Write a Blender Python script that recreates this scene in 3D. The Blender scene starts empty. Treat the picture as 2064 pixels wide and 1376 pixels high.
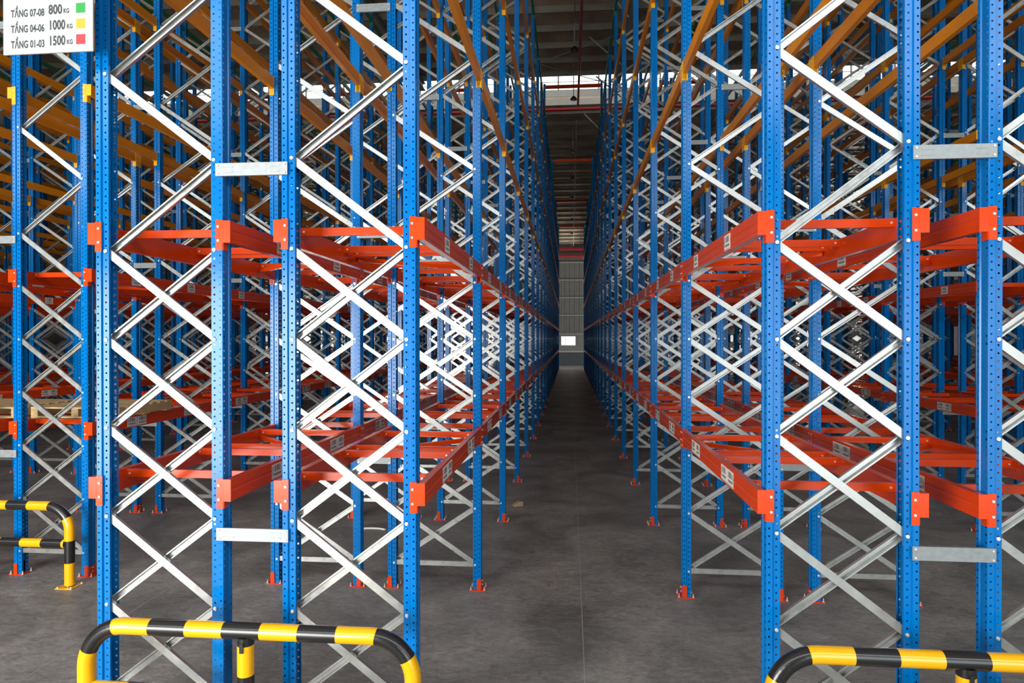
import bpy, math, random
from mathutils import Vector, Matrix
random.seed(7)
S = bpy.context.scene
COL = S.collection

# ------------------------------------------------------------------ camera
F_PX, YAW, PITCH, CAM_Z = 1304.3, 0.0896, -0.0046, 2.786
cd = bpy.data.cameras.new('camera'); cam = bpy.data.objects.new('camera', cd); COL.objects.link(cam)
cd.sensor_width = 36.0; cd.lens = 36.0 * F_PX / 2064.0; cd.clip_end = 300; cd.clip_start = 0.05
cam.location = (0, 0, CAM_Z); cam.rotation_euler = (math.pi / 2 + PITCH, 0.0006, YAW)
S.camera = cam

# ------------------------------------------------------------------ world, lights, exposure
w = bpy.data.worlds.new('world'); S.world = w; w.use_nodes = True
bg = w.node_tree.nodes['Background']
bg.inputs['Color'].default_value = (0.90, 0.96, 1.0, 1); bg.inputs['Strength'].default_value = 2.4

def area(name, loc, rot, sx, sy, power, color):
    l = bpy.data.lights.new(name, 'AREA'); l.shape = 'RECTANGLE'; l.size = sx; l.size_y = sy
    l.energy = power; l.color = color
    o = bpy.data.objects.new(name, l); COL.objects.link(o); o.location = loc; o.rotation_euler = rot
    return o
# daylight in the openings of the front wall behind the camera: big open loading door on the left,
# a band of translucent panels high up, plus an added weak fill on the right
area('dock_door_daylight', (-7.0, -3.9, 2.0), (math.pi / 2, 0, 0), 6.4, 4.0, 1600, (1.0, 0.97, 0.92))
area('right_fill_light', (5.4, -3.9, 2.2), (math.pi / 2, 0, 0), 5.6, 4.4, 190, (0.94, 0.98, 1.0))  # added fill light out of view, gives the right-hand frames a dim reflection
area('high_panel_daylight', (-1.0, -3.9, 8.4), (math.pi / 2, 0, 0), 40.0, 2.6, 1350, (0.93, 0.97, 1.0))
# daylight through the doors at both ends of the rear cross aisle
area('rear_left_door_daylight', (-28.5, 62.6, 2.4), (math.pi / 2, 0, -math.pi / 2), 5.5, 4.5, 8000, (1.0, 0.98, 0.94))
area('rear_right_door_daylight', (26.0, 62.6, 2.4), (math.pi / 2, 0, math.pi / 2), 5.5, 4.5, 9000, (1.0, 0.98, 0.94))
S.view_settings.view_transform = 'Standard'; S.view_settings.look = 'None'
S.view_settings.gamma = 1.0; S.view_settings.exposure = 0.0
S.view_settings.use_curve_mapping = False
S.cycles.max_bounces = 6; S.cycles.diffuse_bounces = 3; S.cycles.glossy_bounces = 3
S.cycles.transparent_max_bounces = 6; S.cycles.transmission_bounces = 3
S.cycles.use_denoising = True; S.cycles.caustics_reflective = False; S.cycles.caustics_refractive = False
S.cycles.sample_clamp_indirect = 4.0

# ------------------------------------------------------------------ materials
def mat(name, col, rough=0.4, metal=0.0, var=0.0, scale=8.0, bump=0.0, rvar=0.0, spec=0.5, stretch=(1, 1, 1), coat=0.0, nlo=.3, nhi=.7):
    m = bpy.data.materials.new(name); m.use_nodes = True
    nt = m.node_tree; b = nt.nodes['Principled BSDF']
    b.inputs['Base Color'].default_value = (*col, 1); b.inputs['Roughness'].default_value = rough
    b.inputs['Metallic'].default_value = metal; b.inputs['Specular IOR Level'].default_value = spec
    if coat: b.inputs['Coat Weight'].default_value = coat; b.inputs['Coat Roughness'].default_value = 0.12
    if var or bump or rvar:
        tc = nt.nodes.new('ShaderNodeTexCoord'); mp = nt.nodes.new('ShaderNodeMapping')
        mp.inputs['Scale'].default_value = stretch
        nt.links.new(tc.outputs['Object'], mp.inputs['Vector'])
        n = nt.nodes.new('ShaderNodeTexNoise'); n.inputs['Scale'].default_value = scale; n.inputs['Detail'].default_value = 5
        nt.links.new(mp.outputs['Vector'], n.inputs['Vector'])
        mr = nt.nodes.new('ShaderNodeMapRange'); mr.inputs['From Min'].default_value = nlo; mr.inputs['From Max'].default_value = nhi
        nt.links.new(n.outputs['Fac'], mr.inputs['Value'])
        if var:
            mx = nt.nodes.new('ShaderNodeMix'); mx.data_type = 'RGBA'
            mx.inputs['A'].default_value = (*[c * (1 - var) for c in col], 1)
            mx.inputs['B'].default_value = (*[min(1, c * (1 + var)) for c in col], 1)
            nt.links.new(mr.outputs['Result'], mx.inputs['Factor']); nt.links.new(mx.outputs['Result'], b.inputs['Base Color'])
        if rvar:
            m2 = nt.nodes.new('ShaderNodeMapRange'); m2.inputs['To Min'].default_value = rough - rvar; m2.inputs['To Max'].default_value = rough + rvar
            nt.links.new(mr.outputs['Result'], m2.inputs['Value']); nt.links.new(m2.outputs['Result'], b.inputs['Roughness'])
        if bump:
            bp = nt.nodes.new('ShaderNodeBump'); bp.inputs['Strength'].default_value = bump; bp.inputs['Distance'].default_value = 0.01
            nt.links.new(n.outputs['Fac'], bp.inputs['Height']); nt.links.new(bp.outputs['Normal'], b.inputs['Normal'])
    return m
BLUE = mat('blue_powder_coat', (0.0, 0.160, 0.49), 0.17, var=0.06, scale=3, spec=0.27)
RED = mat('orange_red_powder_coat', (0.68, 0.052, 0.003), 0.22, var=0.06, scale=3, spec=0.34)
ORG = mat('yellow_orange_powder_coat', (0.74, 0.25, 0.002), 0.36, var=0.06, scale=3, spec=0.35)
YEL = mat('yellow_connector_paint', (0.90, 0.42, 0.003), 0.40, spec=0.4)
GRN = mat('green_powder_coat', (0.01, 0.22, 0.07), 0.4)
ZINC = mat('galvanized_steel', (0.49, 0.505, 0.485), 0.31, metal=0.72, var=0.07, scale=14, rvar=0.05)
BOLT = mat('zinc_bolt', (0.82, 0.82, 0.80), 0.3, metal=0.6)
SPACER = mat('galvanized_spacer_plate', (0.30, 0.325, 0.33), 0.5, metal=0.5, var=0.10, scale=30, rvar=0.05)
LABEL = mat('label_paper', (0.78, 0.76, 0.70), 0.5)
INK = mat('label_ink', (0.06, 0.06, 0.07), 0.6)
GY = mat('guard_yellow', (0.92, 0.46, 0.0), 0.24, spec=0.5, coat=0.5)
GB = mat('guard_black', (0.012, 0.012, 0.012), 0.28, spec=0.5, coat=0.3)
WOOD = mat('pallet_wood', (0.50, 0.36, 0.18), 0.7, var=0.25, scale=9, stretch=(1, 8, 8))
SIGNW = mat('sign_white', (0.50, 0.51, 0.50), 0.5)
SG = mat('sign_green', (0.012, 0.27, 0.04), 0.55); SY = mat('sign_yellow', (0.55, 0.33, 0.02), 0.55); SR = mat('sign_red', (0.42, 0.028, 0.035), 0.55)
SRULE = mat('sign_rule_grey', (0.34, 0.34, 0.34), 0.5)
STXT = mat('sign_text', (0.03, 0.035, 0.04), 0.5)
PIPE = mat('red_sprinkler_pipe', (0.42, 0.018, 0.02), 0.35)
GREY = mat('grey_conduit', (0.34, 0.34, 0.33), 0.5)
STEEL = mat('grey_steel_paint', (0.34, 0.35, 0.32), 0.5)
BLACK = mat('black_housing', (0.012, 0.012, 0.013), 0.45)
DARKGLASS = mat('lamp_lens', (0.16, 0.16, 0.16), 0.25)
ROOF = mat('roof_sheet', (0.66, 0.54, 0.41), 0.55, var=0.25, scale=.7, stretch=(1, .3, 1), nlo=.35, nhi=.65)
PURL = mat('purlin_steel', (0.25, 0.225, 0.175), 0.5, var=0.15, scale=1.2)
WALL = mat('wall_sheet', (0.22, 0.23, 0.22), 0.55, var=0.06, scale=2)
WALLD = mat('wall_lower_panel', (0.075, 0.09, 0.105), 0.55)
FASC = mat('fascia_sheet', (0.52, 0.51, 0.44), 0.5, var=.08, scale=2)
CARD = mat('cardboard_scrap', (0.42, 0.30, 0.17), 0.7)
DARK = mat('joint_gap', (0.03, 0.03, 0.03), 0.6)

def glass():
    m = bpy.data.materials.new('window_glass'); m.use_nodes = True; nt = m.node_tree; nt.nodes.clear()
    out = nt.nodes.new('ShaderNodeOutputMaterial'); mx = nt.nodes.new('ShaderNodeMixShader'); mx.inputs[0].default_value = 0.12
    t = nt.nodes.new('ShaderNodeBsdfTransparent'); g = nt.nodes.new('ShaderNodeBsdfGlossy'); g.inputs['Roughness'].default_value = 0.05
    nt.links.new(t.outputs[0], mx.inputs[1]); nt.links.new(g.outputs[0], mx.inputs[2]); nt.links.new(mx.outputs[0], out.inputs[0])
    return m
GLASS = glass()

def floor_mat():
    m = bpy.data.materials.new('concrete_floor'); m.use_nodes = True; nt = m.node_tree; N = nt.nodes; L = nt.links
    b = N['Principled BSDF']; tc = N.new('ShaderNodeTexCoord')
    def noise(scale, det, st=(1, 1, 1), dist=0.0):
        mp = N.new('ShaderNodeMapping'); mp.inputs['Scale'].default_value = st; L.new(tc.outputs['Object'], mp.inputs['Vector'])
        n = N.new('ShaderNodeTexNoise'); n.inputs['Scale'].default_value = scale; n.inputs['Detail'].default_value = det
        n.inputs['Distortion'].default_value = dist; L.new(mp.outputs['Vector'], n.inputs['Vector']); return n
    n1 = noise(0.9, 8, (1, 1, 1), 1.0); n2 = noise(7, 6, (1, 2.2, 1), 1.5); n3 = noise(45, 3)
    r1 = N.new('ShaderNodeValToRGB'); r1.color_ramp.elements[0].position = .33; r1.color_ramp.elements[1].position = .72
    r1.color_ramp.elements[0].color = (0.150, 0.148, 0.138, 1); r1.color_ramp.elements[1].color = (0.325, 0.318, 0.295, 1)
    L.new(n1.outputs['Fac'], r1.inputs['Fac'])
    r2 = N.new('ShaderNodeMapRange'); r2.inputs['From Min'].default_value = .3; r2.inputs['From Max'].default_value = .7
    r2.inputs['To Min'].default_value = .72; r2.inputs['To Max'].default_value = 1.28; L.new(n2.outputs['Fac'], r2.inputs['Value'])
    r3 = N.new('ShaderNodeMapRange'); r3.inputs['From Min'].default_value = .3; r3.inputs['From Max'].default_value = .7
    r3.inputs['To Min'].default_value = .88; r3.inputs['To Max'].default_value = 1.12; L.new(n3.outputs['Fac'], r3.inputs['Value'])
    mm = N.new('ShaderNodeMath'); mm.operation = 'MULTIPLY'; L.new(r2.outputs[0], mm.inputs[0]); L.new(r3.outputs[0], mm.inputs[1])
    vs = N.new('ShaderNodeVectorMath'); vs.operation = 'SCALE'; L.new(r1.outputs['Color'], vs.inputs[0]); L.new(mm.outputs[0], vs.inputs['Scale'])
    # pale specks of dust
    vo = N.new('ShaderNodeTexVoronoi'); vo.inputs['Scale'].default_value = 3.2; L.new(tc.outputs['Object'], vo.inputs['Vector'])
    lt = N.new('ShaderNodeMath'); lt.operation = 'LESS_THAN'; lt.inputs[1].default_value = 0.028; L.new(vo.outputs['Distance'], lt.inputs[0])
    ms = N.new('ShaderNodeMix'); ms.data_type = 'RGBA'; ms.inputs['B'].default_value = (.34, .34, .33, 1)
    L.new(lt.outputs[0], ms.inputs['Factor']); L.new(vs.outputs[0], ms.inputs['A'])
    L.new(ms.outputs['Result'], b.inputs['Base Color'])
    rr = N.new('ShaderNodeMapRange'); rr.inputs['To Min'].default_value = .38; rr.inputs['To Max'].default_value = .62; L.new(n2.outputs['Fac'], rr.inputs['Value'])
    L.new(rr.outputs[0], b.inputs['Roughness']); b.inputs['Specular IOR Level'].default_value = 0.35
    bp = N.new('ShaderNodeBump'); bp.inputs['Strength'].default_value = .12; bp.inputs['Distance'].default_value = .01
    L.new(n3.outputs['Fac'], bp.inputs['Height']); L.new(bp.outputs[0], b.inputs['Normal'])
    return m
FLOOR = floor_mat()

# ------------------------------------------------------------------ mesh building
class MB:
    def __init__(s): s.v = []; s.f = []; s.m = []; s.mats = []; s.sm = []
    def mi(s, m):
        if m not in s.mats: s.mats.append(m)
        return s.mats.index(m)
    def add(s, vs, fs, m, smooth=False):
        o = len(s.v); k = s.mi(m); s.v += [tuple(p) for p in vs]
        for f in fs: s.f.append(tuple(i + o for i in f)); s.m.append(k); s.sm.append(smooth)
    def box(s, a, b, m):
        x0, y0, z0 = a; x1, y1, z1 = b
        s.add([(x0, y0, z0), (x1, y0, z0), (x1, y1, z0), (x0, y1, z0), (x0, y0, z1), (x1, y0, z1), (x1, y1, z1), (x0, y1, z1)],
              [(0, 3, 2, 1), (4, 5, 6, 7), (0, 1, 5, 4), (1, 2, 6, 5), (2, 3, 7, 6), (3, 0, 4, 7)], m)
    def prism(s, prof, fn, t0, t1, m, closed=True, caps=True):
        n = len(prof); vs = [fn(p, t0) for p in prof] + [fn(p, t1) for p in prof]
        fs = [(i, (i + 1) % n, (i + 1) % n + n, i + n) for i in range(n if closed else n - 1)]
        if caps and closed: fs += [tuple(range(n))[::-1], tuple(range(n, 2 * n))]
        s.add(vs, fs, m)
    def cyl(s, p0, p1, r, m, n=12, r1=None, caps=True):
        p0 = Vector(p0); p1 = Vector(p1); d = (p1 - p0).normalized()
        a = d.orthogonal().normalized(); b = d.cross(a); r1 = r if r1 is None else r1
        vs = [p0 + (a * math.cos(t) + b * math.sin(t)) * r for t in [2 * math.pi * i / n for i in range(n)]]
        vs += [p1 + (a * math.cos(t) + b * math.sin(t)) * r1 for t in [2 * math.pi * i / n for i in range(n)]]
        s.add(vs, [(i, (i + 1) % n, (i + 1) % n + n, i + n) for i in range(n)], m, True)
        if caps: s.add(vs, [tuple(range(n))[::-1], tuple(range(n, 2 * n))], m)
    def mesh(s, name):
        me = bpy.data.meshes.new(name); me.from_pydata(s.v, [], s.f)
        for m in s.mats: me.materials.append(m)
        me.polygons.foreach_set('material_index', s.m); me.polygons.foreach_set('use_smooth', s.sm); me.update(); return me

def link(name, data, loc=(0, 0, 0), rz=0.0, parent=None):
    o = bpy.data.objects.new(name, data); COL.objects.link(o); o.location = loc; o.rotation_euler = (0, 0, rz)
    if parent: o.parent = parent
    return o
def tag(o, label, cat, group=None, kind=None):
    o['label'] = label; o['category'] = cat
    if group: o['group'] = group
    o['kind'] = kind or 'thing'
    return o
def struct(name, mb):
    o = link(name, mb.mesh(name)); o['kind'] = 'structure'; return o
def dup(root, loc, rz=0.0):
    r = root.copy(); COL.objects.link(r); r.location = loc; r.rotation_euler = (0, 0, rz)
    for ch in root.children:
        c = ch.copy(); COL.objects.link(c); c.parent = r
        for g in ch.children:
            d = g.copy(); COL.objects.link(d); d.parent = c
    return r

# ------------------------------------------------------------------ layout of the hall (metres)
WID = 1.05; BAY = 2.70; Y1 = 4.289; Y2 = 7.077; INS = 0.0555; PD = 0.12; PW = 0.09
NP = 20                                     # upright planes after the first
planeY = [Y1] + [Y2 + BAY * k for k in range(NP)]     # camera-facing side of every upright plane
rowsL = [(-2.032, -0.977), (-3.395, -2.345)]
rowsR = [(1.203, 2.250), (2.547, 3.597)]
MOD = 4.58
for k in range(1, 6):
    rowsL += [(-2.027 - MOD * k, -0.977 - MOD * k), (-3.385 - MOD * k, -2.335 - MOD * k)]
for k in range(1, 5):
    rowsR += [(1.203 + MOD * k - .02, 2.253 + MOD * k - .02), (2.547 + MOD * k - .02, 3.597 + MOD * k - .02)]
ORD = ['first', 'second', 'third', 'fourth', 'fifth', 'sixth', 'seventh', 'eighth', 'ninth', 'tenth', 'eleventh', 'twelfth']
ROWS = []
for i, (a, b) in enumerate(rowsL): ROWS.append(dict(a=a, b=b, side='left', n=i, start=0 if i < 2 else 1))
for i, (a, b) in enumerate(rowsR): ROWS.append(dict(a=a, b=b, side='right', n=i, start=0 if i < 2 else 2))
for r in ROWS: r['name'] = '%s rack row %s of aisle' % (ORD[r['n']], r['side'])
LEV = [(1.807, 0.150, RED, RED, 'red'), (3.602, 0.150, RED, RED, 'red'), (5.747, 0.127, ORG, YEL, 'orange'),
       (7.887, 0.127, ORG, YEL, 'orange'), (10.03, 0.127, ORG, YEL, 'orange'), (11.82, 0.12, GRN, GRN, 'green')]
TOP = 11.98; TALL = 12.98
NODE = [0.28 + 0.625 * k for k in range(24)]
CY, SY_ = math.cos(YAW), math.sin(YAW)
def proj(x, y, z):
    cx = x * CY + y * SY_; cz = -x * SY_ + y * CY
    if cz < .1: return None
    return 1032 + F_PX * cx / cz, 682 - F_PX * (z - CAM_Z) / cz, cz
def seen(pts, mx=60, my=60):
    q = [proj(*p) for p in pts]; q = [p for p in q if p]
    if not q: return False
    return max(p[0] for p in q) > -mx and min(p[0] for p in q) < 2064 + mx and max(p[1] for p in q) > -my and min(p[1] for p in q) < 1376 + my

# ------------------------------------------------------------------ shell of the building
XL, XR, YF, YB = -29.0, 26.5, 66.4, -4.1
m = MB(); m.box((XL, YB - 12, -0.2), (XR, YF, 0), FLOOR); struct('floor', m)
m = MB()
for k in range(-6, 6):
    x = 0.118 + MOD * k
    m.box((x - .004, -3, 0.0), (x + .004, YF - .2, 0.0012), GREY)
struct('trim_1', m)
RIDGE0, RIDGE1 = 30.4, 34.0
def zr(y): return 15.2 - 0.06 * (RIDGE0 - y) if y <= RIDGE0 else 15.0 - 0.075 * (y - RIDGE1)
m = MB()
def corr(m, x0, x1, y0, y1, fz, mt, th=.06):
    n = int((x1 - x0) / 1.0); vs = []; fs = []
    m.add([(x0, y0, fz(y0)), (x1, y0, fz(y0)), (x1, y1, fz(y1)), (x0, y1, fz(y1)), (x0, y0, fz(y0) + th), (x1, y0, fz(y0) + th), (x1, y1, fz(y1) + th), (x0, y1, fz(y1) + th)],
          [(0, 1, 2, 3), (7, 6, 5, 4), (0, 4, 5, 1), (1, 5, 6, 2), (2, 6, 7, 3), (3, 7, 4, 0)], mt)
corr(m, XL, XR, YB, RIDGE0, zr, ROOF); corr(m, XL, XR, RIDGE1, YF, zr, ROOF)
m.box((XL, RIDGE0 - .8, 17.3), (XR, RIDGE1 + .8, 17.4), ROOF)
x = XL
while x < XR:                                  # ribs of the roof sheets
    for (ya, yb) in ((0, RIDGE0), (RIDGE1, YF)):
        m.add([(x, ya, zr(ya) - .03), (x + .03, ya, zr(ya) - .03), (x + .03, yb, zr(yb) - .03), (x, yb, zr(yb) - .03),
               (x, ya, zr(ya) + .01), (x + .03, ya, zr(ya) + .01), (x + .03, yb, zr(yb) + .01), (x, yb, zr(yb) + .01)],
              [(0, 1, 2, 3), (0, 4, 5, 1), (1, 5, 6, 2), (2, 6, 7, 3), (3, 7, 4, 0)], ROOF)
    x += 1.0
struct('ceiling', m)
m = MB()
y = 16.7
pys = []
while y < RIDGE0 - .3: pys.append((y, .26)); y += 1.66
y = RIDGE1 + .6
while y < YF: pys.append((y, .20)); y += 1.49
for (y, h) in pys:
    z = zr(y) - .03
    m.prism([(-.035, 0), (.035, 0), (.035, -.02), (-.025, -.02), (-.025, -h + .02), (.035, -h + .02), (.035, -h), (-.035, -h)],
            lambda p, t, y=y, z=z: (t, y + p[0], z + p[1]), XL, XR, PURL)
struct('trim_2', m)
m = MB()                                       # rafters with flange and web
for x in [-26.5 + 9.16 * k for k in range(6)]:
    xx = x + 1.2
    for (ya, yb) in ((0, RIDGE0), (RIDGE1, YF)):
        for (wd, z0, z1) in ((.25, -.62, -.60), (.012, -.60, -.30), (.25, -.30, -.28)):
            m.add([(xx + sx * wd / 2, yy, zr(yy) + zz) for yy in (ya, yb) for zz in (z0, z1) for sx in (-1, 1)],
                  [(0, 1, 3, 2), (4, 6, 7, 5), (0, 2, 6, 4), (1, 5, 7, 3), (0, 4, 5, 1), (2, 3, 7, 6)], STEEL)
struct('trim_3', m)
# clerestory of the ridge monitor
def clerestory(name, y, z0, z1):
    m = MB(); n = int((XR - XL) / 1.05)
    m.box((XL, y, z0 - .05), (XR, y + .06, z0), STEEL); m.box((XL, y, z1), (XR, y + .06, z1 + .05), STEEL)
    for k in range(n + 1):
        x = XL + k * 1.05; m.box((x, y, z0), (x + .075, y + .05, z1), STEEL)
    m.box((XL, y, (z0 + z1) / 2 - .01), (XR, y + .04, (z0 + z1) / 2 + .01), STEEL)
    o = struct(name, m)
    g = MB(); g.box((XL, y + .02, z0), (XR, y + .028, z1), GLASS); link('window_pane', g.mesh('window_pane'), parent=o)
clerestory('window_1', RIDGE1, 15.78, 16.62)
m = MB()
m.box((XL, RIDGE1 - .02, 16.67), (XR, RIDGE1 + .05, 17.3), ROOF)
m.box((XL, RIDGE1 - .02, 14.98), (XR, RIDGE1 + .05, 15.3), FASC); m.box((XL, RIDGE1 + .0, 15.3), (XR, RIDGE1 + .05, 15.42), ROOF)
m.box((XL, RIDGE1 - .02, 15.42), (XR, RIDGE1 + .05, 15.73), FASC)
m.box((XL, RIDGE0, 15.2), (XR, RIDGE0 + .05, 15.5), FASC)
struct('trim_4', m)
# walls
def zi(z): return z
m = MB()
HW = zr(YF)
wins = [(-0.95 + 9.16 * k, 0.58 + 9.16 * k) for k in range(-3, 3)]
xs = XL
for (a, b) in wins:
    m.box((xs, YF, 1.5), (a, YF + .15, HW), WALL); m.box((a, YF, 1.5), (b, YF + .15, 2.05), WALL); m.box((a, YF, 3.05), (b, YF + .15, HW), WALL); xs = b
m.box((xs, YF, 1.5), (XR, YF + .15, HW), WALL)
m.box((XL, YF, 0), (XR, YF + .15, 1.38), WALLD); m.box((XL, YF - .04, 1.38), (XR, YF + .15, 1.5), FASC)
x = XL
while x < XR:
    m.box((x, YF - .025, 3.3), (x + .05, YF, HW), WALL); x += .5
for z in (3.2, 5.1, 6.9, 8.7, 10.5):
    m.box((XL, YF - .10, z), (XR, YF, z + .12), STEEL)
struct('wall_back', m)
for i, (a, b) in enumerate(wins):
    f = MB()
    for (p, q) in (((a, 2.05), (b, 2.11)), ((a, 2.99), (b, 3.05)), ((a, 2.11), (a + .06, 2.99)), ((b - .06, 2.11), (b, 2.99)), ((a + .42, 2.11), (a + .47, 2.99))):
        f.box((p[0], YF - .02, p[1]), (q[0], YF + .08, q[1]), FASC)
    o = struct('window_%d' % (i + 2), f); g = MB(); g.box((a + .06, YF + .03, 2.11), (b - .06, YF + .04, 2.99), GLASS)
    link('window_pane', g.mesh('window_pane'), parent=o)
m = MB(); m.box((XL - .15, YB, 0), (XL, YF, 16), WALL); struct('wall_left', m)
m = MB(); m.box((XR, YB, 0), (XR + .15, YF, 16), WALL); struct('wall_right', m)
m = MB(); yb0, yb1 = YB - .2, YB                   # front wall with its openings
for (xa_, xb_, za_, zb_) in ((XL, XR, 9.75, 13.6), (XL, XR, 4.6, 7.05), (XL, -10.25, 0, 4.6), (-3.75, 2.55, 0, 4.6), (8.25, XR, 0, 4.6), (-10.25, -3.75, 4.05, 4.6), (2.55, 8.25, 4.45, 4.6)):
    m.box((xa_, yb0, za_), (xb_, yb1, zb_), WALL)
struct('wall_front', m)

# ------------------------------------------------------------------ rack upright (perforated open section)
def holed_strip(m, p, q, z0, z1, u, r, ph, mt, pitch=.05):
    """a wall strip of the section from profile point p to q with a column of round holes"""
    L = math.hypot(q[0] - p[0], q[1] - p[1])
    dx, dy = (q[0] - p[0]) / L, (q[1] - p[1]) / L
    def P(s, z): return (p[0] + dx * s, p[1] + dy * s, z)
    n = int((z1 - z0 - ph) / pitch); zz = z0 + ph
    m.add([P(0, z0), P(L, z0), P(L, zz), P(0, zz)], [(0, 1, 2, 3)], mt)
    vs = []; fs = []
    for k in range(n):
        a = zz + k * pitch; c = a + pitch / 2; o = len(vs)
        out = [(L, c), (L, a + pitch), (u, a + pitch), (0, a + pitch), (0, c), (0, a), (u, a), (L, a)]
        vs += [P(*t) for t in out]
        vs += [P(u + r * math.cos(i * math.pi / 4), c + r * math.sin(i * math.pi / 4)) for i in range(8)]
        fs += [(o + i, o + (i + 1) % 8, o + 8 + (i + 1) % 8, o + 8 + i) for i in range(8)]
    m.add(vs, fs, mt)
    e = zz + n * pitch
    if e < z1 - 1e-4: m.add([P(0, e), P(L, e), P(L, z1), P(0, z1)], [(0, 1, 2, 3)], mt)
HALF = [(-PW, .026), (-PW, .047), (-.046, .047), (-.040, .060), (-.004, .060), (0, .056), (0, .030), (-.008, .024)]
PROF = HALF + [(x, -y) for x, y in HALF[::-1]]
def post_mesh(h, holes=True):
    m = MB(); z0 = .008
    for i in range(len(PROF) - 1):
        p, q = PROF[i], PROF[i + 1]; L = math.hypot(q[0] - p[0], q[1] - p[1])
        if holes and i in (1, 13): holed_strip(m, p, q, z0, h, L * (.5 if i == 1 else .5), .0072, .010, BLUE)
        elif holes and i in (3, 11): holed_strip(m, p, q, z0, h, L * (.62 if i == 3 else .38), .0064, .030, BLUE)
        elif holes and i in (5, 9): holed_strip(m, p, q, z0, h, L * .5, .0075, .018, BLUE)
        else: m.add([(p[0], p[1], z0), (q[0], q[1], z0), (q[0], q[1], h), (p[0], p[1], h)], [(0, 1, 2, 3)], BLUE)
    return m.mesh('upright_post')
POST = post_mesh(TOP); POST_TALL = post_mesh(TALL)
def foot_mb(m):
    m.box((-.128, -.076, 0), (.052, .076, .008), RED)
    for s in (-1, 1):
        m.box((-.045, s * .0625 - .0025, .008), (-.002, s * .0625 + .0025, .13), RED)
        for (x, y) in ((.037, s * .06), (-.113, s * .06)):
            m.cyl((x, y, .008), (x, y, .016), .014, BOLT, 6); m.cyl((x, y, .016), (x, y, .045), .006, BOLT, 6)
    m.box((.001, -.055, .008), (.0055, .055, .12), RED)
    for z in (.05, .095): m.cyl((.0055, 0, z), (.014, 0, z), .010, BOLT, 6)
fm = MB(); foot_mb(fm); FOOT = fm.mesh('foot_plate')
bm_ = MB(); bm_.cyl((0, 0, 0), (0, -.007, 0), .0125, BOLT, 10); bm_.cyl((0, -.007, 0), (0, -.013, 0), .008, BOLT, 8); BOLTM = bm_.mesh('bolt')

def brace_mb(m, x0, z0, x1, z1, front=True, simple=False, mt=None):
    """cold rolled channel: web towards the camera (front) or open side towards it"""
    mt = mt or ZINC
    d = Vector((x1 - x0, 0, z1 - z0)); L = d.length; d.normalize(); n = Vector((-d.z, 0, d.x))
    hw, dp, t = .0265, .026, .002
    if front: prof = [(-hw, -.004), (-hw, -.030), (hw, -.030), (hw, -.004), (hw - .009, -.004), (hw - .009, -.006), (hw - t, -.006), (hw - t, -.028), (-hw + t, -.028), (-hw + t, -.006), (-hw + .009, -.006), (-hw + .009, -.004)]
    else: prof = [(-hw, .004), (-hw, .030), (hw, .030), (hw, .004), (hw - .009, .004), (hw - .009, .006), (hw - t, .006), (hw - t, .028), (-hw + t, .028), (-hw + t, .006), (-hw + .009, .006), (-hw + .009, .004)]
    if simple: prof = prof[:4]
    o = Vector((x0, 0, z0))
    fn = lambda p, s: tuple(o + d * s + n * p[0] + Vector((0, p[1], 0)))
    m.prism(prof, fn, 0, L, mt, closed=not simple, caps=not simple)

def brace_list(w, top, ph=0):
    """(x0,z0,x1,z1,front) measured from the left outer edge of a frame of width w"""
    i0 = .060; xl, xr = i0, w - i0; out = []
    out.append((xl, NODE[0], xr, NODE[0], True))
    for k in range(5):
        out.append((xl, NODE[k + 1], xr, NODE[k], True)); out.append((xl, NODE[k], xr, NODE[k + 1], False))
    k = 5; left = ph == 0
    while NODE[k + 1] < top:
        if left: out.append((xl, NODE[k], xr, NODE[k + 1], False))
        else: out.append((xl, NODE[k + 1], xr, NODE[k], True))
        left = not left; k += 1
    return out
def bracing_mesh(w, top, ph=0, bolts=True):
    m = MB()
    for b in brace_list(w, top, ph): brace_mb(m, *b[:4], front=b[4])
    if bolts:
        for k, z in enumerate(NODE):
            if z > top: break
            for s, x in ((0, .068), (1, w - .068)):
                if k <= 5 or ((k + ph) % 2 == 1) == (s == 0): m.cyl((x, -.047, z), (x, -.055, z), .012, BOLT, 6)
    return m.mesh('diagonal_bracing')
WA = WID - 2 * INS
BR_A = [bracing_mesh(WA, TOP, p) for p in (0, 1)]; BR_B = [bracing_mesh(WID, TOP, p) for p in (0, 1)]
BR_T = [bracing_mesh(WID, TALL, p) for p in (0, 1)]
# each brace of the near frames is a mesh of its own
def brace_meshes(w, ph):
    out = []
    for b in brace_list(w, TOP, ph):
        m = MB(); x0, z0 = b[0], b[1]; brace_mb(m, 0, 0, b[2] - b[0], b[3] - b[1], front=b[4]); out.append((m, x0, z0, b[1] == b[3]))
    cache = {}; res = []
    for (m, x0, z0, hz) in out:
        key = (round(m.v[0][2], 3), round(m.v[-1][2], 3), round(m.v[0][1], 3))
        if key not in cache: cache[key] = m.mesh('horizontal_brace' if hz else 'diagonal_brace')
        res.append((cache[key], x0, z0, hz))
    return res
BML_A = [brace_meshes(WA, p) for p in (0, 1)]; BML_B = [brace_meshes(WID, p) for p in (0, 1)]

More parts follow.
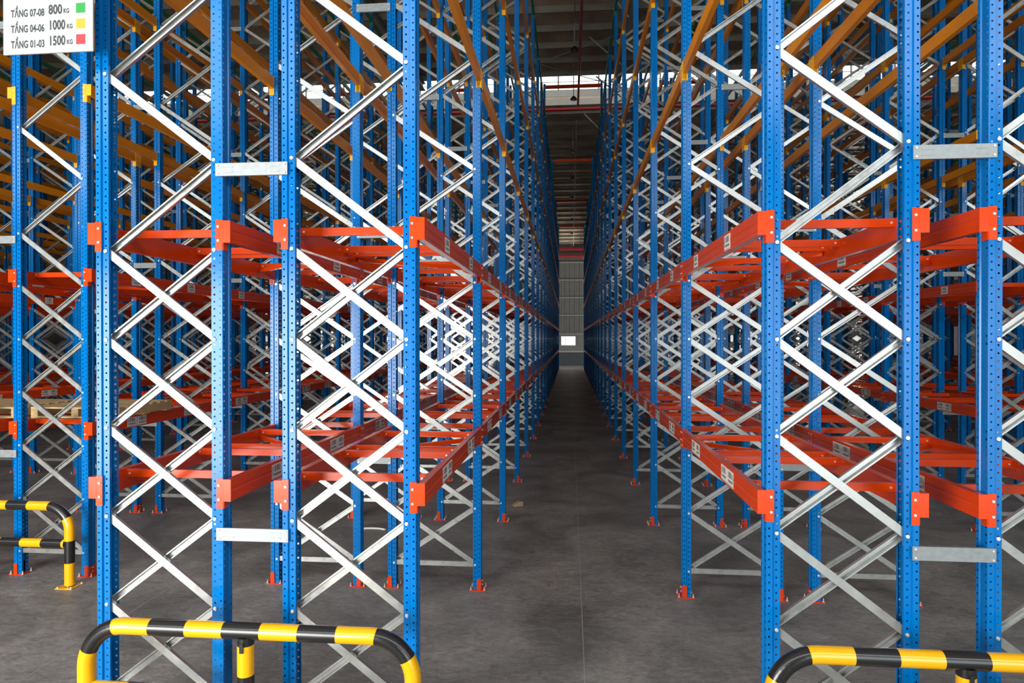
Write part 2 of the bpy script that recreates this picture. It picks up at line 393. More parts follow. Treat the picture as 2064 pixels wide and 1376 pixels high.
def make_detailed(w, bml, ph):
    e = bpy.data.objects.new('upright_frame', None); COL.objects.link(e)
    for s, x, rz in ((0, 0, math.pi), (1, w, 0)):
        p = link('upright_post', POST, (x, 0, 0), rz, e)
        link('foot_plate', FOOT, (0, 0, 0), 0, p)
        for k, z in enumerate(NODE[:9]):
            if k <= 5 or ((k + ph) % 2 == 1) == (s == 0):
                b = link('bolt', BOLTM, (-.068 if s else -.068, -.047 if s else .047, z), 0 if s else math.pi, p)
    for (me, x0, z0, hz) in bml:
        link('horizontal_brace' if hz else 'diagonal_brace', me, (x0, 0, z0), 0, e)
    return e
def make_mid(w, brm, tall=False):
    e = bpy.data.objects.new('upright_frame', None); COL.objects.link(e)
    for x, rz in ((0, math.pi), (w, 0)):
        p = link('upright_post', POST_TALL if tall else POST, (x, 0, 0), rz, e); link('foot_plate', FOOT, (0, 0, 0), 0, p)
    link('bracing', brm, (0, 0, 0), 0, e)
    return e
def low_frame(m, x, y, w, top, ph=0, foot=True):
    for (xx, s) in ((x, 1), (x + w, -1)):
        pr = [(s * PW, .047), (s * .043, .047), (s * .038, .06), (0, .06), (0, -.06), (s * .038, -.06), (s * .043, -.047), (s * PW, -.047)]
        m.prism(pr, lambda p, t, xx=xx: (xx + p[0], y + p[1], t), .0, top, BLUE, closed=False)
        if foot: m.box((xx - .05 if s > 0 else xx - .12, y - .08, 0), (xx + .12 if s > 0 else xx + .05, y + .08, .01), RED); m.box((xx if s > 0 else xx - .04, y - .066, .01), (xx + .04 if s > 0 else xx, y - .06, .13), RED)
    for b in brace_list(w, top, ph): low_brace(m, x, y, b)
def low_brace(m, x, y, b):
    d = Vector((b[2] - b[0], 0, b[3] - b[1])).normalized(); n = Vector((-d.z, 0, d.x)) * .0265
    yy = (-.030, -.004) if b[4] else (.030, .004)
    A = Vector((x + b[0], y, b[1])); B = Vector((x + b[2], y, b[3]))
    vs = []
    for P in (A, B): vs += [P - n + Vector((0, yy[1], 0)), P - n + Vector((0, yy[0], 0)), P + n + Vector((0, yy[0], 0)), P + n + Vector((0, yy[1], 0))]
    m.add(vs, [(0, 1, 5, 4), (1, 2, 6, 5), (2, 3, 7, 6)], ZINC)

frames = []
for r in ROWS:
    for i, y in enumerate(planeY):
        if i < r['start']: continue
        first = i == r['start']; tall = (i - 8) % 4 == 0 and i >= 8
        a = r['a'] + (INS if first else 0); w = WA if first else r['b'] - r['a']
        top = TALL if tall else TOP
        yc = y + PD / 2 + (.004 if first else 0)
        if not seen([(a, yc, 0), (a + w, yc, 0), (a, yc, top), (a + w, yc, top)], 500, 5000): continue
        vis = seen([(a, yc, 0), (a + w, yc, 0), (a, yc, top), (a + w, yc, top)], 0, 5000)
        n = i - r['start']
        rank = math.hypot(yc, a + w / 2) + (0 if vis else 200) + r['n'] * 1.5
        frames.append((rank, r, n, a, w, yc, first, tall))
frames.sort(key=lambda t: t[0])
protos_f = {}
low = MB(); nlow = 0
for k, (rank, r, n, a, w, yc, first, tall) in enumerate(frames):
    ph = (r['n'] + (1 if r['side'] == 'left' else 0)) % 2        # the bracing zigzag is mirrored in every other row
    if k < 300 and rank < 150:
        key = ('detail' if k < 26 and not tall else 'tall' if tall else 'mid', first, ph)
        if key in protos_f: o = dup(protos_f[key], (0, 0, 0))
        else:
            if key[0] == 'detail': o = make_detailed(WA if first else WID, (BML_A if first else BML_B)[ph], ph)
            elif key[0] == 'tall': o = make_mid(WID, BR_T[ph], True)
            else: o = make_mid(WA if first else WID, (BR_A if first else BR_B)[ph])
            protos_f[key] = o
        o.location = (a, yc, 0)
        if n < 8:
            lab = 'blue braced upright frame, %s from the front, %s' % (ORD[n], r['name'])
            grp = 'upright frames of the pallet racks'
        else:
            lab = 'tall blue upright frame carrying an aisle tie, far back, %s' % r['name'] if tall else 'blue braced upright frame, far back, %s' % r['name']
            grp = ('tall frames far back, ' if tall else 'frames far back, ') + r['name']
        tag(o, lab, 'rack frame', grp)
    else:
        low_frame(low, a, yc, w, TALL if tall else TOP, ph); nlow += 1
tag(link('upright_frame', low.mesh('upright_frame')), 'blue rack uprights and steel braces filling the far depths of the hall', 'rack frame', kind='stuff')

# ------------------------------------------------------------------ load beams
def beam_prof(h): 
    T = .050
    return [(0, 0), (0, -h * .40), (-.004, -h * .44), (-.004, -h * .50), (0, -h * .54), (0, -h * .80), (-.002, -h * .82), (0, -h * .84), (0, -h), (-T, -h), (-T, 0)]
def beam_box_mb(m, h, y0, y1, mt):
    m.prism(beam_prof(h), lambda p, t: (p[0], t, p[1]), y0, y1, mt)
def conn_mb(m, h, y, s, mt, bolts=True):
    """angle connector at beam end y; s=-1 towards the camera end, +1 far end (post lies beyond)"""
    t = .004
    m.box((-.052, min(y, y + s * t), -.202), (0, max(y, y + s * t), .0085), mt)
    m.box((0, min(y, y + s * .06), -.202), (t, max(y, y + s * .06), .0085), mt)
    m.box((0, min(y, y - s * .01), -h), (t, max(y, y - s * .01), .0), mt)
    if bolts:
        for z in (-.035, -.115, -.175):
            m.cyl((t, y + s * .03, z), (t + .005, y + s * .03, z), .008, BOLT, 8)
def conn_front_mb(m, h, y, mt, s=1):
    """connector on the row-end frame: plate across the beam end and the upright's outer flange"""
    x0 = -INS
    m.box((x0 - .047, y, -.202), (x0, y + .004, .0085), mt)
    m.box((x0, y, -h - .001), (.001, y + .004, .002), mt)
    m.box((x0, y + .004, -.202), (x0 + .005, y + .062, -h), mt)
    for z in (-.040, -.137): m.cyl((x0 - .028, y, z), (x0 - .028, y - .008, z), .0085, BOLT, 10)
    for z in [-.02 - .012 * k for k in range(10)]: m.box((x0 - .003, y - .0012, z), (x0 + .001, y, z + .007), mt)
B1 = Y2 - Y1                                     # clear run of the first bay
def label_mesh(nn):
    m = MB(); random.seed(3); w_, h_ = .185, .118
    for i in range(nn):
        y0 = (i - nn / 2) * (w_ + .012) + .006
        m.box((0, y0, -h_ / 2), (.0014, y0 + w_, h_ / 2), LABEL)
        y = y0 + .035
        while y < y0 + w_ - .03:
            bw = random.choice((.003, .005, .008)); m.box((.0014, y, .0), (.0019, y + bw, h_ / 2 - .012), INK); y += bw + random.choice((.004, .006, .009))
        y = y0 + .035
        while y < y0 + w_ - .035:
            m.box((.0014, y, -.034), (.0019, y + .009, -.014), INK); y += .014
        m.box((.0014, y0 + .010 if i == 0 else y0 + w_ - .018, -.03), (.0019, y0 + .018 if i == 0 else y0 + w_ - .010, .04), INK)
        m.box((.0014, y0 + .004, -h_ / 2 + .005), (.0019, y0 + w_ - .004, -h_ / 2 + .009), INK)
    return m.mesh('barcode_label')
LAB1, LAB2 = label_mesh(1), label_mesh(2)
kinds = {}
for li, (zt, h, mt, mc, cname) in enumerate(LEV):
    for first in (0, 1):
        # local origin: outer face, beam top, centre plane of the nearer upright
        for mir in (0, 1):
            pass
def beam_parts(h, first, mt, mc):
    """box, connectors for a beam whose outer face looks to +x; y=0 at the near upright's centre plane"""
    L = B1 if first else BAY
    y0 = (-.06 if first else .064); y1 = L - .064
    b = MB(); beam_box_mb(b, h, y0, y1, mt)
    c0 = MB(); c1 = MB()
    if first: conn_front_mb(c0, h, y0 - .004, mc)
    else: conn_mb(c0, h, y0, -1, mc)
    conn_mb(c1, h, y1, 1, mc)
    return b, c0, c1
def mirror(mb):
    o = MB(); o.v = [(-x, y, z) for x, y, z in mb.v]; o.f = [f[::-1] for f in mb.f]; o.m = list(mb.m); o.mats = list(mb.mats); o.sm = list(mb.sm); return o
def merge(*ms):
    o = MB()
    for m in ms:
        off = len(o.v); o.v += m.v
        for f, mi, sm in zip(m.f, m.m, m.sm): o.f.append(tuple(i + off for i in f)); o.m.append(o.mi(m.mats[mi])); o.sm.append(sm)
    return o
BC = {}
def beam_mesh(li, first, sgn, whole):
    key = (li if li < 2 else (2 if li < 5 else 5), first, sgn, whole)
    key = (0 if li < 2 else (2 if li < 5 else 5), first, sgn, whole)
    if key not in BC:
        zt, h, mt, mc, cname = LEV[li]
        ps = beam_parts(h, first, mt, mc)
        if sgn < 0: ps = [mirror(p) for p in ps]
        BC[key] = merge(*ps).mesh('load_beam') if whole else [p.mesh(nm) for p, nm in zip(ps, ('box_section', 'end_connector', 'end_connector'))]
    return BC[key]
beams = []
for r in ROWS:
    for i in range(r['start'], len(planeY) - 1):
        first = i == r['start']
        y = planeY[i] + PD / 2 + (.004 if first else 0)
        if first and r['start'] > 0: pass
        for sgn, x in ((-1, r['a']), (1, r['b'])):
            for li, lv in enumerate(LEV):
                pts = [(x, y, lv[0]), (x, y + BAY, lv[0])]
                if not seen(pts, 350, 350): continue
                vis = seen(pts, 0, 0)
                flue = (sgn > 0) == ((r['side'] == 'left') == (r['n'] % 2 == 1))   # hidden in the flue between back-to-back rows
                rank = math.hypot(y, x) + abs(lv[0] - CAM_Z) * .3 + (0 if vis else 200) + r['n'] * 2
                beams.append((rank, r, i - r['start'], sgn, x, y, li, first))
beams.sort(key=lambda t: t[0])
cnt = {'red': 0, 'orange': 0, 'green': 0}; lowb = {'red': MB(), 'orange': MB(), 'green': MB()}
cw = {'red': 'orange-red', 'orange': 'yellow-orange', 'green': 'green'}
protos = {}
def make_beam(li, first, sgn):
    e = bpy.data.objects.new(LEV[li][4] + '_rack_rail', None); COL.objects.link(e)
    for me, nm in zip(beam_mesh(li, first, sgn, False), ('box_section', 'end_connector', 'end_connector')): link(nm, me, (0, 0, 0), 0, e)
    if li < 2:
        for fy in ((.75, 2.0) if first else (.70, 1.95)):
            lb = link('barcode_label', LAB2 if li == 0 else LAB1, (sgn * .0005, fy, -.078), 0 if sgn > 0 else math.pi, e)
            if li == 0: lb['label'] = 'pair of white barcode stickers'
    return e
for (rank, r, n, sgn, x, y, li, first) in beams:
    zt, h, mt, mc, cn = LEV[li]
    BL = B1 if first and r['start'] == 0 else BAY
    fk = 1 if first and r['start'] == 0 else 0
    if cnt[cn] < 300 and rank < 150:
        cnt[cn] += 1
        det = rank < 24 and li < 3 or rank < 17
        if first and r['start'] > 0: key = (min(li, 2) if li < 5 else 5, 2, sgn)
        else: key = (li if li < 2 else (2 if li < 5 else 5), 1 if first else 0, sgn)
        if first and r['start'] > 0:
            # row-end beam over a standard bay: first-bay beam, shortened to the bay pitch
            pass
        if det:
            k2 = (0 if li == 0 else 1 if li == 1 else 2 if li < 5 else 5, bool(first), sgn)
            if k2 not in protos: o = make_beam(li, bool(first), sgn); protos[k2] = o
            else: o = dup(protos[k2], (0, 0, 0))
        else:
            o = link(cn + '_rack_rail', beam_mesh(li, bool(first), sgn, True))
        o.location = (x, y, zt)
        if first and r['start'] > 0: o.scale = (1, (BAY - .004) / B1, 1)
        side = 'right side' if sgn > 0 else 'left side'
        if n < 8:
            lab = '%s load beam, %s level, %s, %s bay, %s' % (cw[cn], ORD[li], side, ORD[n], r['name'])
            grp = '%s load beams of the pallet racks' % cw[cn]
        else:
            lab = '%s load beam, %s level, %s, far bays, %s' % (cw[cn], ORD[li], side, r['name'])
            grp = '%s far load beams, %s level, %s, %s' % (cw[cn], ORD[li], side, r['name'])
        tag(o, lab, 'beam', grp)
    else:
        m = lowb[cn]; xa, xb = (x, x + .05) if sgn < 0 else (x - .05, x)
        m.box((xa, y + .064, zt - h), (xb, y + BAY - .064, zt), mt)
        for yy in (y + .06, y + BAY - .066): m.box((xa - .003, yy, zt - .2), (xb + .003, yy + .006, zt + .005), mc)
for cn, m in lowb.items():
    if m.v: tag(link(cn + '_rack_rail', m.mesh('rack_rail')), '%s load beams receding into the far depths of the hall' % cw[cn], 'beam', kind='stuff')

# ------------------------------------------------------------------ pallet support bars on the two red levels, plan braces
def bar_mesh(w):
    m = MB(); h, t = .058, .034
    m.prism([(-t / 2, 0), (t / 2, 0), (t / 2, -.008), (-t / 2 + .003, -.008), (-t / 2 + .003, -h + .008), (t / 2, -h + .008), (t / 2, -h), (-t / 2, -h)],
            lambda p, s: (s, p[0], p[1]), .05, w - .05, RED)
    for x, s in ((.0501, 1), (w - .0501, -1)):
        m.box((min(x, x + s * .004), -.045, -h - .02), (max(x, x + s * .004), .045, .002), RED)
        m.cyl((x + s * .035, -t / 2, -.03), (x + s * .035, -t / 2 - .006, -.03), .009, BOLT, 8)
    return m.mesh('support_bar')
BAR = bar_mesh(WID)
def plan_mesh(w, dy):
    m = MB(); d = Vector((w - .1, dy, 0)); L = d.length; d.normalize(); n = Vector((-d.y, d.x, 0))
    m.prism([(-.02, 0), (.02, 0), (.02, -.04), (-.02, -.04)], lambda p, s: tuple(Vector((.05, 0, 0)) + d * s + n * p[0] + Vector((0, 0, p[1]))), .02, L - .02, RED)
    return m.mesh('plan_brace')
PLAN = {1: plan_mesh(WID, .9), -1: plan_mesh(WID, -.9)}
bars = []
for r in ROWS:
    for i in range(r['start'], len(planeY) - 1):
        y = planeY[i] + PD / 2
        for li in (0, 1):
            for q, off in enumerate((.27, 1.20, 1.47, 2.40)):
                pts = [(r['a'], y + off, LEV[li][0]), (r['b'], y + off, LEV[li][0])]
                if not seen(pts, 300, 300): continue
                rank = math.hypot(y + off, (r['a'] + r['b']) / 2) + (0 if seen(pts, 0, 0) else 200) + r['n'] * 2
                bars.append((rank, r, i - r['start'], y + off, li, q))
bars.sort(key=lambda t: t[0]); lowbar = MB(); pos = ('nearest', 'second', 'third', 'farthest')
for k, (rank, r, n, y, li, q) in enumerate(bars):
    z = LEV[li][0] - .004
    if k < 260 and rank < 150 and y < 45:
        o = link('pallet_support_bar', BAR, (r['a'], y, z))
        if n < 9: tag(o, 'orange-red pallet support bar, %s in %s bay, %s level, %s' % (pos[q], ORD[n], ORD[li], r['name']), 'bar', 'pallet support bars between the load beams')
        else: tag(o, 'orange-red pallet support bar, far bays, %s level, %s' % (ORD[li], r['name']), 'bar', 'far pallet support bars, %s level, %s' % (ORD[li], r['name']))
    else: lowbar.box((r['a'] + .05, y - .017, z - .058), (r['b'] - .05, y + .017, z), RED)
tag(link('pallet_support_bar', lowbar.mesh('pallet_support_bar')), 'orange-red support bars lying across the far rack bays', 'bar', kind='stuff')
for r in ROWS:
    if r['n'] > 3: continue
    for i in range(r['start'], 8):
        y = planeY[i] + PD / 2
        for li in (0, 1):
            s = 1 if (r['side'] == 'left') else -1
            if r['n'] % 2: s = -s
            yy = y + (1.5 if s > 0 else 2.38); z = LEV[li][0] - .064
            if not seen([(r['a'], yy, z), (r['b'], yy, z)], 0, 0): continue
            o = link('plan_brace', PLAN[s], (r['a'], yy, z))
            tag(o, 'slanting orange-red plan brace, %s bay, %s level, %s' % (ORD[i - r['start']], ORD[li], r['name']), 'bar', 'slanting braces under the support bars')

# ------------------------------------------------------------------ row spacers in the flues
def spacer_mesh(g, over):
    m = MB(); L = g + 2 * over; h = .088
    m.box((-over, -.006, -h / 2), (g + over, -.003, h / 2), SPACER)
    m.box((-over, -.006, h / 2 - .003), (g + over, .016, h / 2), SPACER); m.box((-over, -.006, -h / 2), (g + over, .016, -h / 2 + .003), SPACER)
    for x in (-over + .05, g + over - .05 - .075):
        for z in (.018, -.018):
            m.prism([(-.004, -.0055), (-.004, -.008), (.004, -.008), (.004, -.0055)], lambda p, s, z=z: (s, p[1], z + p[0]), x, x + .075, SPACER)
    for x in (-over + .018, g + over - .018):
        for z in (.028, -.028): m.cyl((x, -.006, z), (x, -.011, z), .007, BOLT, 8)
    return m.mesh('row_spacer')
SP1, SP0 = spacer_mesh(.413, .045), spacer_mesh(.302, .035)
spz = (1.43, 3.955, 6.48, 9.0, 11.4); sps = []
for side, rows in (('left', rowsL), ('right', rowsR)):
    st = lambda k: 0 if k < 2 else (1 if side == 'left' else 2)
    for k in range(0, len(rows) - 1, 2):
        x0, x1 = (rows[k + 1][1], rows[k][0]) if side == 'left' else (rows[k][1], rows[k + 1][0])
        for i in range(st(k), len(planeY)):
            first = i == st(k); y = planeY[i] + (.0 if first else 0)
            for q, z in enumerate(spz):
                pts = [(x0, y, z), (x1, y, z)]
                if seen(pts, 0, 0): sps.append((math.hypot(y, x0) + k * 2, side, k, i - st(k), first, x0, x1, y, q, z))
sps.sort(key=lambda t: t[0])
for (rank, side, k, n, first, x0, x1, y, q, z) in sps[:200]:
    if first: o = link('row_spacer', SP1, (x0 - INS, y, z)); o.scale = ((x1 - x0 + 2 * INS) / .413, 1, 1)
    else: o = link('row_spacer', SP0, (x0, y, z)); o.scale = ((x1 - x0) / .302, 1, 1)
    if n < 8: tag(o, 'galvanized row spacer plate, %s up, %s frame, between %s and %s rows %s' % (ORD[q], ORD[n], ORD[k], ORD[k + 1], side), 'bracket', 'spacer plates tying back-to-back rack rows')
    else: tag(o, 'galvanized row spacer plate, %s up, far back, between %s and %s rows %s' % (ORD[q], ORD[k], ORD[k + 1], side), 'bracket', 'far spacer plates %s up between %s and %s rows %s' % (ORD[q], ORD[k], ORD[k + 1], side))

# ------------------------------------------------------------------ ties across the aisles on the tall frames
aisles = [('central aisle', rowsL[0][1], rowsR[0][0])]
for k in range(1, 4): aisles.append(('%s aisle left of centre' % ORD[k - 1], rowsL[2 * k][1], rowsL[2 * k - 1][0]))
for k in range(1, 4): aisles.append(('%s aisle right of centre' % ORD[k - 1], rowsR[2 * k - 1][1], rowsR[2 * k][0]))
for nm, x0, x1 in aisles:
    for q, i in enumerate(range(8, len(planeY), 4)):
        y = planeY[i] + PD / 2
        if not seen([(x0, y, 12.9), (x1, y, 12.9)], 0, 0): continue
        m = MB(); m.box((0, -.03, -.13), (x1 - x0, .03, 0), RED)
        for x in (0, x1 - x0): m.box((x - .004 if x else -.004, -.05, -.2), (x + .004, .05, .02), RED)
        o = link('aisle_tie', m.mesh('aisle_tie'), (x0, y, 12.93))
        tag(o, 'orange-red tie over the %s, %s from the front' % (nm, ORD[q]), 'beam', 'tie beams high over the aisles')

# ------------------------------------------------------------------ guard rails
def tube_path(pts, bends):
    """polyline with rounded corners -> dense points"""
    out = [Vector(pts[0])]
    for i in range(1, len(pts) - 1):
        a, b, c = Vector(pts[i - 1]), Vector(pts[i]), Vector(pts[i + 1]); R = bends
        u = (a - b).normalized(); v = (c - b).normalized(); ang = u.angle(v); tl = R / math.tan(ang / 2)
        cc = b + (u + v).normalized() * (R / math.sin(ang / 2)); s = b + u * tl; e = b + v * tl
        n = 14; p0 = s - cc; p1 = e - cc; tot = p0.angle(p1); ax = p0.cross(p1).normalized()
        for k in range(n + 1): out.append(cc + Matrix.Rotation(tot * k / n, 3, ax) @ p0)
    out.append(Vector(pts[-1])); return out
def striped_tube(m, path, r, band, phase=0.0, n=20):
    # resample at band boundaries
    segs = []; s = 0.0; P = [(path[0], 0.0)]
    for a, b in zip(path, path[1:]):
        L = (b - a).length; t = s
        k = math.floor((s + phase) / band) + 1
        while k * band - phase < s + L - 1e-6:
            q = k * band - phase
            if q > s + 1e-6: P.append((a + (b - a) * ((q - s) / L), q))
            k += 1
        s += L; P.append((b, s))
    ax = Vector((0, 1, 0)); rings = []
    for i, (p, s_) in enumerate(P):
        d = (P[min(i + 1, len(P) - 1)][0] - P[max(i - 1, 0)][0]).normalized(); bq = d.cross(ax).normalized()
        rings.append([p + (ax * math.cos(2 * math.pi * j / n) + bq * math.sin(2 * math.pi * j / n)) * r for j in range(n)])
    for i in range(len(P) - 1):
        mid = (P[i][1] + P[i + 1][1]) / 2; mt = GB if int(math.floor((mid + phase) / band)) % 2 else GY
        m.add(rings[i] + rings[i + 1], [(j, (j + 1) % n, (j + 1) % n + n, j + n) for j in range(n)], mt, True)
    m.add(rings[0], [tuple(range(n))], GB); m.add(rings[-1], [tuple(range(n))[::-1]], GB)
def guard(x0, x1, y, lab, ph=0.0, flip=False):
    e = bpy.data.objects.new('guard_rail', None); COL.objects.link(e); e.location = ((x0 + x1) / 2, y, 0)
    w = x1 - x0; R = .053; zt = .90; h = w / 2; band = .2505
    m = MB(); path = tube_path([(-h + R, 0, .008), (-h + R, 0, zt), (h - R, 0, zt), (h - R, 0, .008)], .27)
    striped_tube(m, path, R, band, ph); link('bent_hoop', m.mesh('bent_hoop'), (0, 0, 0), 0, e)
    m = MB(); striped_tube(m, [Vector((-h + 2 * R - .01, 0, .48)), Vector((-.0 - R + .01, 0, .48))], R * .93, band, 0.0); link('lower_rail', m.mesh('lower_rail'), (0, 0, 0), 0, e)
    m = MB(); striped_tube(m, [Vector((R - .01, 0, .48)), Vector((h - 2 * R + .01, 0, .48))], R * .93, band, 0.0); link('lower_rail', m.mesh('lower_rail'), (0, 0, 0), 0, e)
    m = MB(); n = 20; zs = [(.008, .12, GB), (.12, .37, GY), (.37, .62, GB), (.62, .815, GY), (.815, zt - R * .6, GB)]
    for (a, b, mt) in zs: m.cyl((0, 0, a), (0, 0, b), R, mt, n, caps=False)
    m.box((-.012, -R - .008, .78), (.012, -R + .02, .84), GB)
    link('middle_post', m.mesh('middle_post'), (0, 0, 0), 0, e)
    for x in (-h + R, 0, h - R):
        m = MB(); m.box((x - .1, -.1, 0), (x + .1, .1, .008), GY)
        for a in (-.08, .08):
            for b in (-.08, .08): m.cyl((x + a, b, .008), (x + a, b, .022), .012, BOLT, 6)
        link('base_plate', m.mesh('base_plate'), (0, 0, 0), 0, e)
    tag(e, lab, 'guard rail', 'yellow and black guard rails at the rack ends')
guard(-3.24, -.935, 4.0, 'yellow and black striped guard rail in front of the two left rack rows', .0195)
guard(1.155, 3.46, 4.0, 'yellow and black striped guard rail in front of the two right rack rows', .0135)
guard(-7.90, -5.56, 6.80, 'yellow and black striped guard rail set back at the far left', -.019)

# ------------------------------------------------------------------ load sign hung beside the left rack
def text_mesh(body, size, xs, loc, parent, mt, name):
    cu = bpy.data.curves.new(name, 'FONT'); cu.body = body; cu.size = size; cu.extrude = .0006; cu.space_character = 1.05
    cu.offset = size * .032
    o = bpy.data.objects.new(name, cu); COL.objects.link(o); bpy.context.view_layer.update()
    dg = bpy.context.evaluated_depsgraph_get(); me = bpy.data.meshes.new_from_object(o.evaluated_get(dg))
    bpy.data.objects.remove(o); me.materials.clear(); me.materials.append(mt)
    me.transform(Matrix.Diagonal((xs, 1, 1, 1))); me.transform(Matrix.Rotation(math.pi / 2, 4, 'X'))
    r = link(name, me, loc, 0, parent); return r, max(v.co.x for v in me.vertices)
sg = bpy.data.objects.new('load_sign', None); COL.objects.link(sg)
SW, SH = .592, .98
sg.scale = (1.12, 1, 1.12); sg.location = (-3.892, 4.14, 4.742); sg.rotation_euler = (0, 0, math.radians(-.6))
m = MB(); m.box((0, 0, 0), (SW, .012, SH), SIGNW); link('sign_board', m.mesh('sign_board'), (0, 0, 0), 0, sg)
m = MB()
for z in (.113, .208, .303): m.box((.02, -.0006, z), (SW - .02, 0, z + .0014), SRULE)
link('ruled_line', m.mesh('ruled_line'), (0, 0, 0), 0, sg)
for i, (a, b, c, sm_) in enumerate((('TẦNG 01-03', '1500', .038, SR), ('TẦNG 04-06', '1000', .133, SY), ('TẦNG 07-08', '800', .228, SG))):
    t, w_ = text_mesh(a, .074, .56, (.052, -.0008, c), sg, STXT, 'sign_lettering')
    t.scale = (.222 / w_, 1, .84)
    t, w_ = text_mesh(b, .083, .62, (.302, -.0008, c + .008), sg, STXT, 'sign_lettering'); t.scale = ((.090 if b == '800' else .110) / w_, 1, .95)
    t, w_ = text_mesh('KG', .040, .7, (.400 if b == '800' else .422, -.0008, c + .010), sg, STXT, 'sign_lettering'); t.scale = (.038 / w_, 1, .95)
    m = MB(); m.box((.483, -.0012, c + .006), (.543, 0, c + .066), sm_); link('colour_square', m.mesh('colour_square'), (0, 0, 0), 0, sg)
m = MB(); m.box((SW - .01, .012, .55), (SW + .09, .02, .62), SPACER); link('mounting_bracket', m.mesh('mounting_bracket'), (0, 0, 0), 0, sg)
tag(sg, 'white load limit sign with green, yellow and red squares, hung at the upper left', 'sign')

# ------------------------------------------------------------------ wooden pallets on the third left row
def pallet(loc, lab):
    e = bpy.data.objects.new('wooden_pallet', None); COL.objects.link(e); e.location = loc
    W, D = 1.16, 1.05                      # x, y
    for x in (0, W / 2 - .045, W - .09):
        m = MB(); m.box((x, 0, .022), (x + .09, D, .115), WOOD); link('stringer', m.mesh('stringer'), (0, 0, 0), 0, e)
    for k in range(7):
        y = k * (D - .1) / 6; m = MB(); m.box((0, y, .115), (W, y + .1, .137), WOOD); link('deck_board', m.mesh('deck_board'), (0, 0, 0), 0, e)
    for k in range(3):
        y = k * (D - .12) / 2; m = MB(); m.box((0, y, 0), (W, y + .12, .022), WOOD); link('bottom_board', m.mesh('bottom_board'), (0, 0, 0), 0, e)
    tag(e, lab, 'pallet', 'wooden pallets lying on the lower level')
xa = rowsL[2][0]
pallet((xa - .05, 7.45, 1.8075), 'pale wooden pallet on lower beams of third left row, right of the edge pallet')
pallet((rowsL[3][0] + .02, 7.40, 1.8075), 'pale wooden pallet at the left edge on the fourth left row lower beams')

# ------------------------------------------------------------------ things under the roof
lamps = [(12.2, 13.4), (18.1, 13.4), (24.05, 13.43), (29.3, 13.55), (36.9, 13.35), (43.0, 13.35), (48.9, 13.35), (54.7, 12.75), (60.2, 12.5), (64.6, 12.0)]
def lamp(y, z, lab, grp, x=.16):
    e = bpy.data.objects.new('high_bay_lamp', None); COL.objects.link(e); e.location = (x, y, z)
    m = MB(); m.cyl((0, 0, -.03), (0, 0, .03), .15, BLACK, 24); m.cyl((0, 0, .03), (0, 0, .12), .10, BLACK, 20, r1=.055)
    for k in range(12):
        a = k * math.pi / 6; m.cyl((.1 * math.cos(a), .1 * math.sin(a), .03), (.06 * math.cos(a), .06 * math.sin(a), .12), .008, BLACK, 5)
    link('lamp_housing', m.mesh('lamp_housing'), (0, 0, 0), 0, e)
    m = MB(); m.cyl((0, 0, -.034), (0, 0, -.029), .11, DARKGLASS, 24); link('lamp_lens', m.mesh('lamp_lens'), (0, 0, 0), 0, e)
    m = MB(); m.cyl((0, 0, .12), (0, 0, zr(y) - z - .02), .018, GREY, 8); link('hanging_conduit', m.mesh('hanging_conduit'), (0, 0, 0), 0, e)
    tag(e, lab, 'lamp', grp)
q = 0
for (y, z) in lamps:
    p = proj(.16, y, z)
    if p[1] < -10: continue
    lamp(y, z, 'unlit black round high-bay lamp over the central aisle, %s from the front' % ORD[q], 'round lamps hanging over the central aisle'); q += 1
def pipe(name, p0, p1, r, mt, lab, cat='pipe', grp=None):
    m = MB(); d = Vector(p1) - Vector(p0); m.cyl((0, 0, 0), d, r, mt, 14); o = link(name, m.mesh(name), p0)
    tag(o, lab, cat, grp)
pipe('sprinkler_pipe', (XL + .1, 33.4, 14.55), (XR - .1, 33.4, 14.55), .085, PIPE, 'thick red sprinkler main crossing below the ridge windows')
pipe('sprinkler_pipe', (XL + .1, 31.3, 15.52), (XR - .1, 31.3, 15.52), .055, PIPE, 'red sprinkler pipe crossing in front of the ridge window band')
pipe('sprinkler_pipe', (.40, 8, 13.6), (.40, 33.3, 14.72), .055, PIPE, 'red sprinkler branch running lengthwise under the near roof above the aisle')
pipe('sprinkler_pipe', (.33, 34.0, 14.15), (.33, 64.5, 12.0), .03, GREY, 'thin grey branch pipe running lengthwise under the far roof above the aisle')
pipe('sprinkler_pipe', (XL + .1, 66.18, 11.9), (XR - .1, 66.18, 11.9), .13, PIPE, 'upper red pipe along the top of the back wall')
pipe('sprinkler_pipe', (XL + .1, 66.20, 11.2), (XR - .1, 66.20, 11.2), .11, PIPE, 'lower red pipe along the top of the back wall')
pipe('cable_conduit', (.16, 10, 13.6), (.16, 30.3, 14.85), .02, GREY, 'grey conduit feeding the lamps under the near roof')
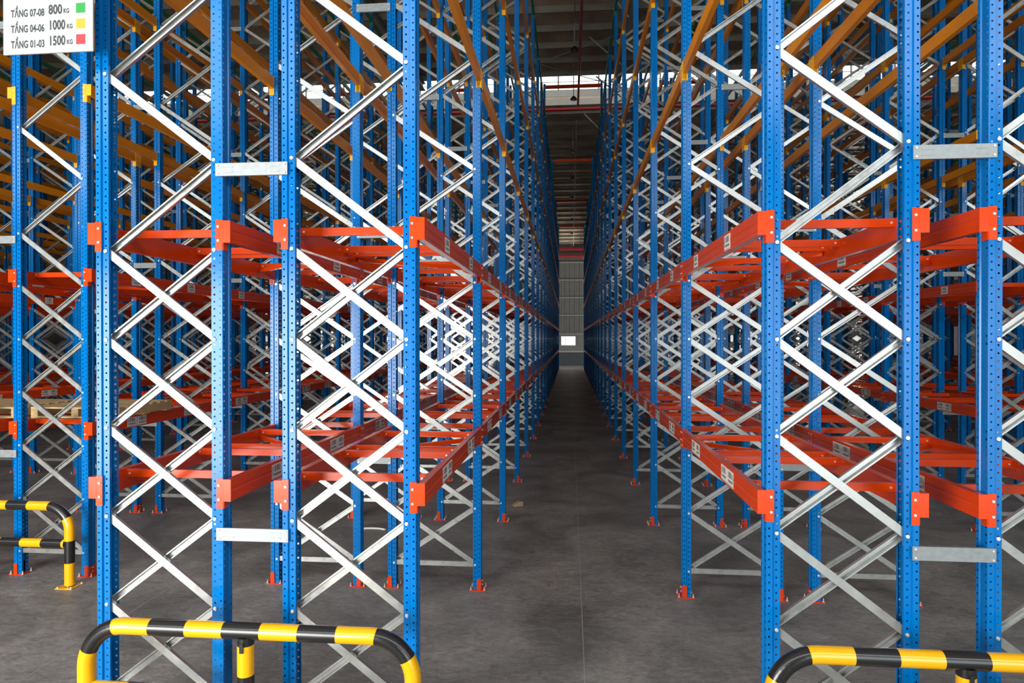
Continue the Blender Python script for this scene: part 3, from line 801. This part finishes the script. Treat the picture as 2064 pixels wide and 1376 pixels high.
for k, (y0, y1, s) in enumerate(((19.5, 23.2, 1), (25.2, 29.0, -1), (36.4, 42, 1), (27.5, 31.5, 1))):
    pipe('roof_brace_rod', (-2.2 * s, y0, zr(y0) - .32), (2.4 * s, y1, zr(y1) - .32), .016, STEEL, 'thin steel roof bracing rod, %s from the front' % ORD[k], 'rod', 'bracing rods under the roof')
for k, (x0, y0, z0, x1, y1, z1) in enumerate(((1.35, 21.9, 14.3, 1.95, 21.9, 13.5), (.75, 25.6, 14.6, 2.2, 25.6, 13.3), (1.2, 30.2, 14.9, 2.35, 30.2, 13.9), (.75, 34.6, 14.7, 2.0, 34.6, 13.4))):
    pipe('fly_brace', (x0, y0, z0), (x1, y1, z1), .03, STEEL, 'slanting grey fly brace under the roof, %s from the front' % ORD[k], 'brace', 'slanting fly braces under the roof')

# ------------------------------------------------------------------ litter on the floor
m = MB(); m.box((-.09, -.05, 0), (.08, .05, .03), CARD); m.prism([(-.06, .03), (.07, .03), (.09, .06), (.02, .075)], lambda p, t: (p[0], t, p[1]), -.04, .05, CARD)
tag(link('wood_scrap', m.mesh('wood_scrap'), (-1.05 + .18, 10.75, 0), .4), 'small piece of brown scrap beside the left uprights on the floor', 'scrap')
m = MB(); n = 12
pts = [(.22 * math.cos(a), .10 * math.sin(a)) for a in [math.pi * (.15 + .7 * i / n) for i in range(n + 1)]]
for (a, b) in zip(pts, pts[1:]): m.add([(a[0], a[1], 0), (b[0], b[1], 0), (b[0], b[1], .022), (a[0], a[1], .022), (a[0] * .93, a[1] * .9, 0), (b[0] * .93, b[1] * .9, 0), (b[0] * .93, b[1] * .9, .022), (a[0] * .93, a[1] * .9, .022)], [(0, 1, 2, 3), (4, 7, 6, 5), (3, 2, 6, 7)], LABEL)
tag(link('plastic_strap', m.mesh('plastic_strap'), (-2.87, 9.15, 0.0)), 'curved pale packing strap lying on the floor between left uprights', 'strap')
print('frames', len(frames), 'low', nlow, 'beams', len(beams), cnt, 'bars', len(bars), 'spacers', len(sps), 'objects', len(bpy.data.objects))
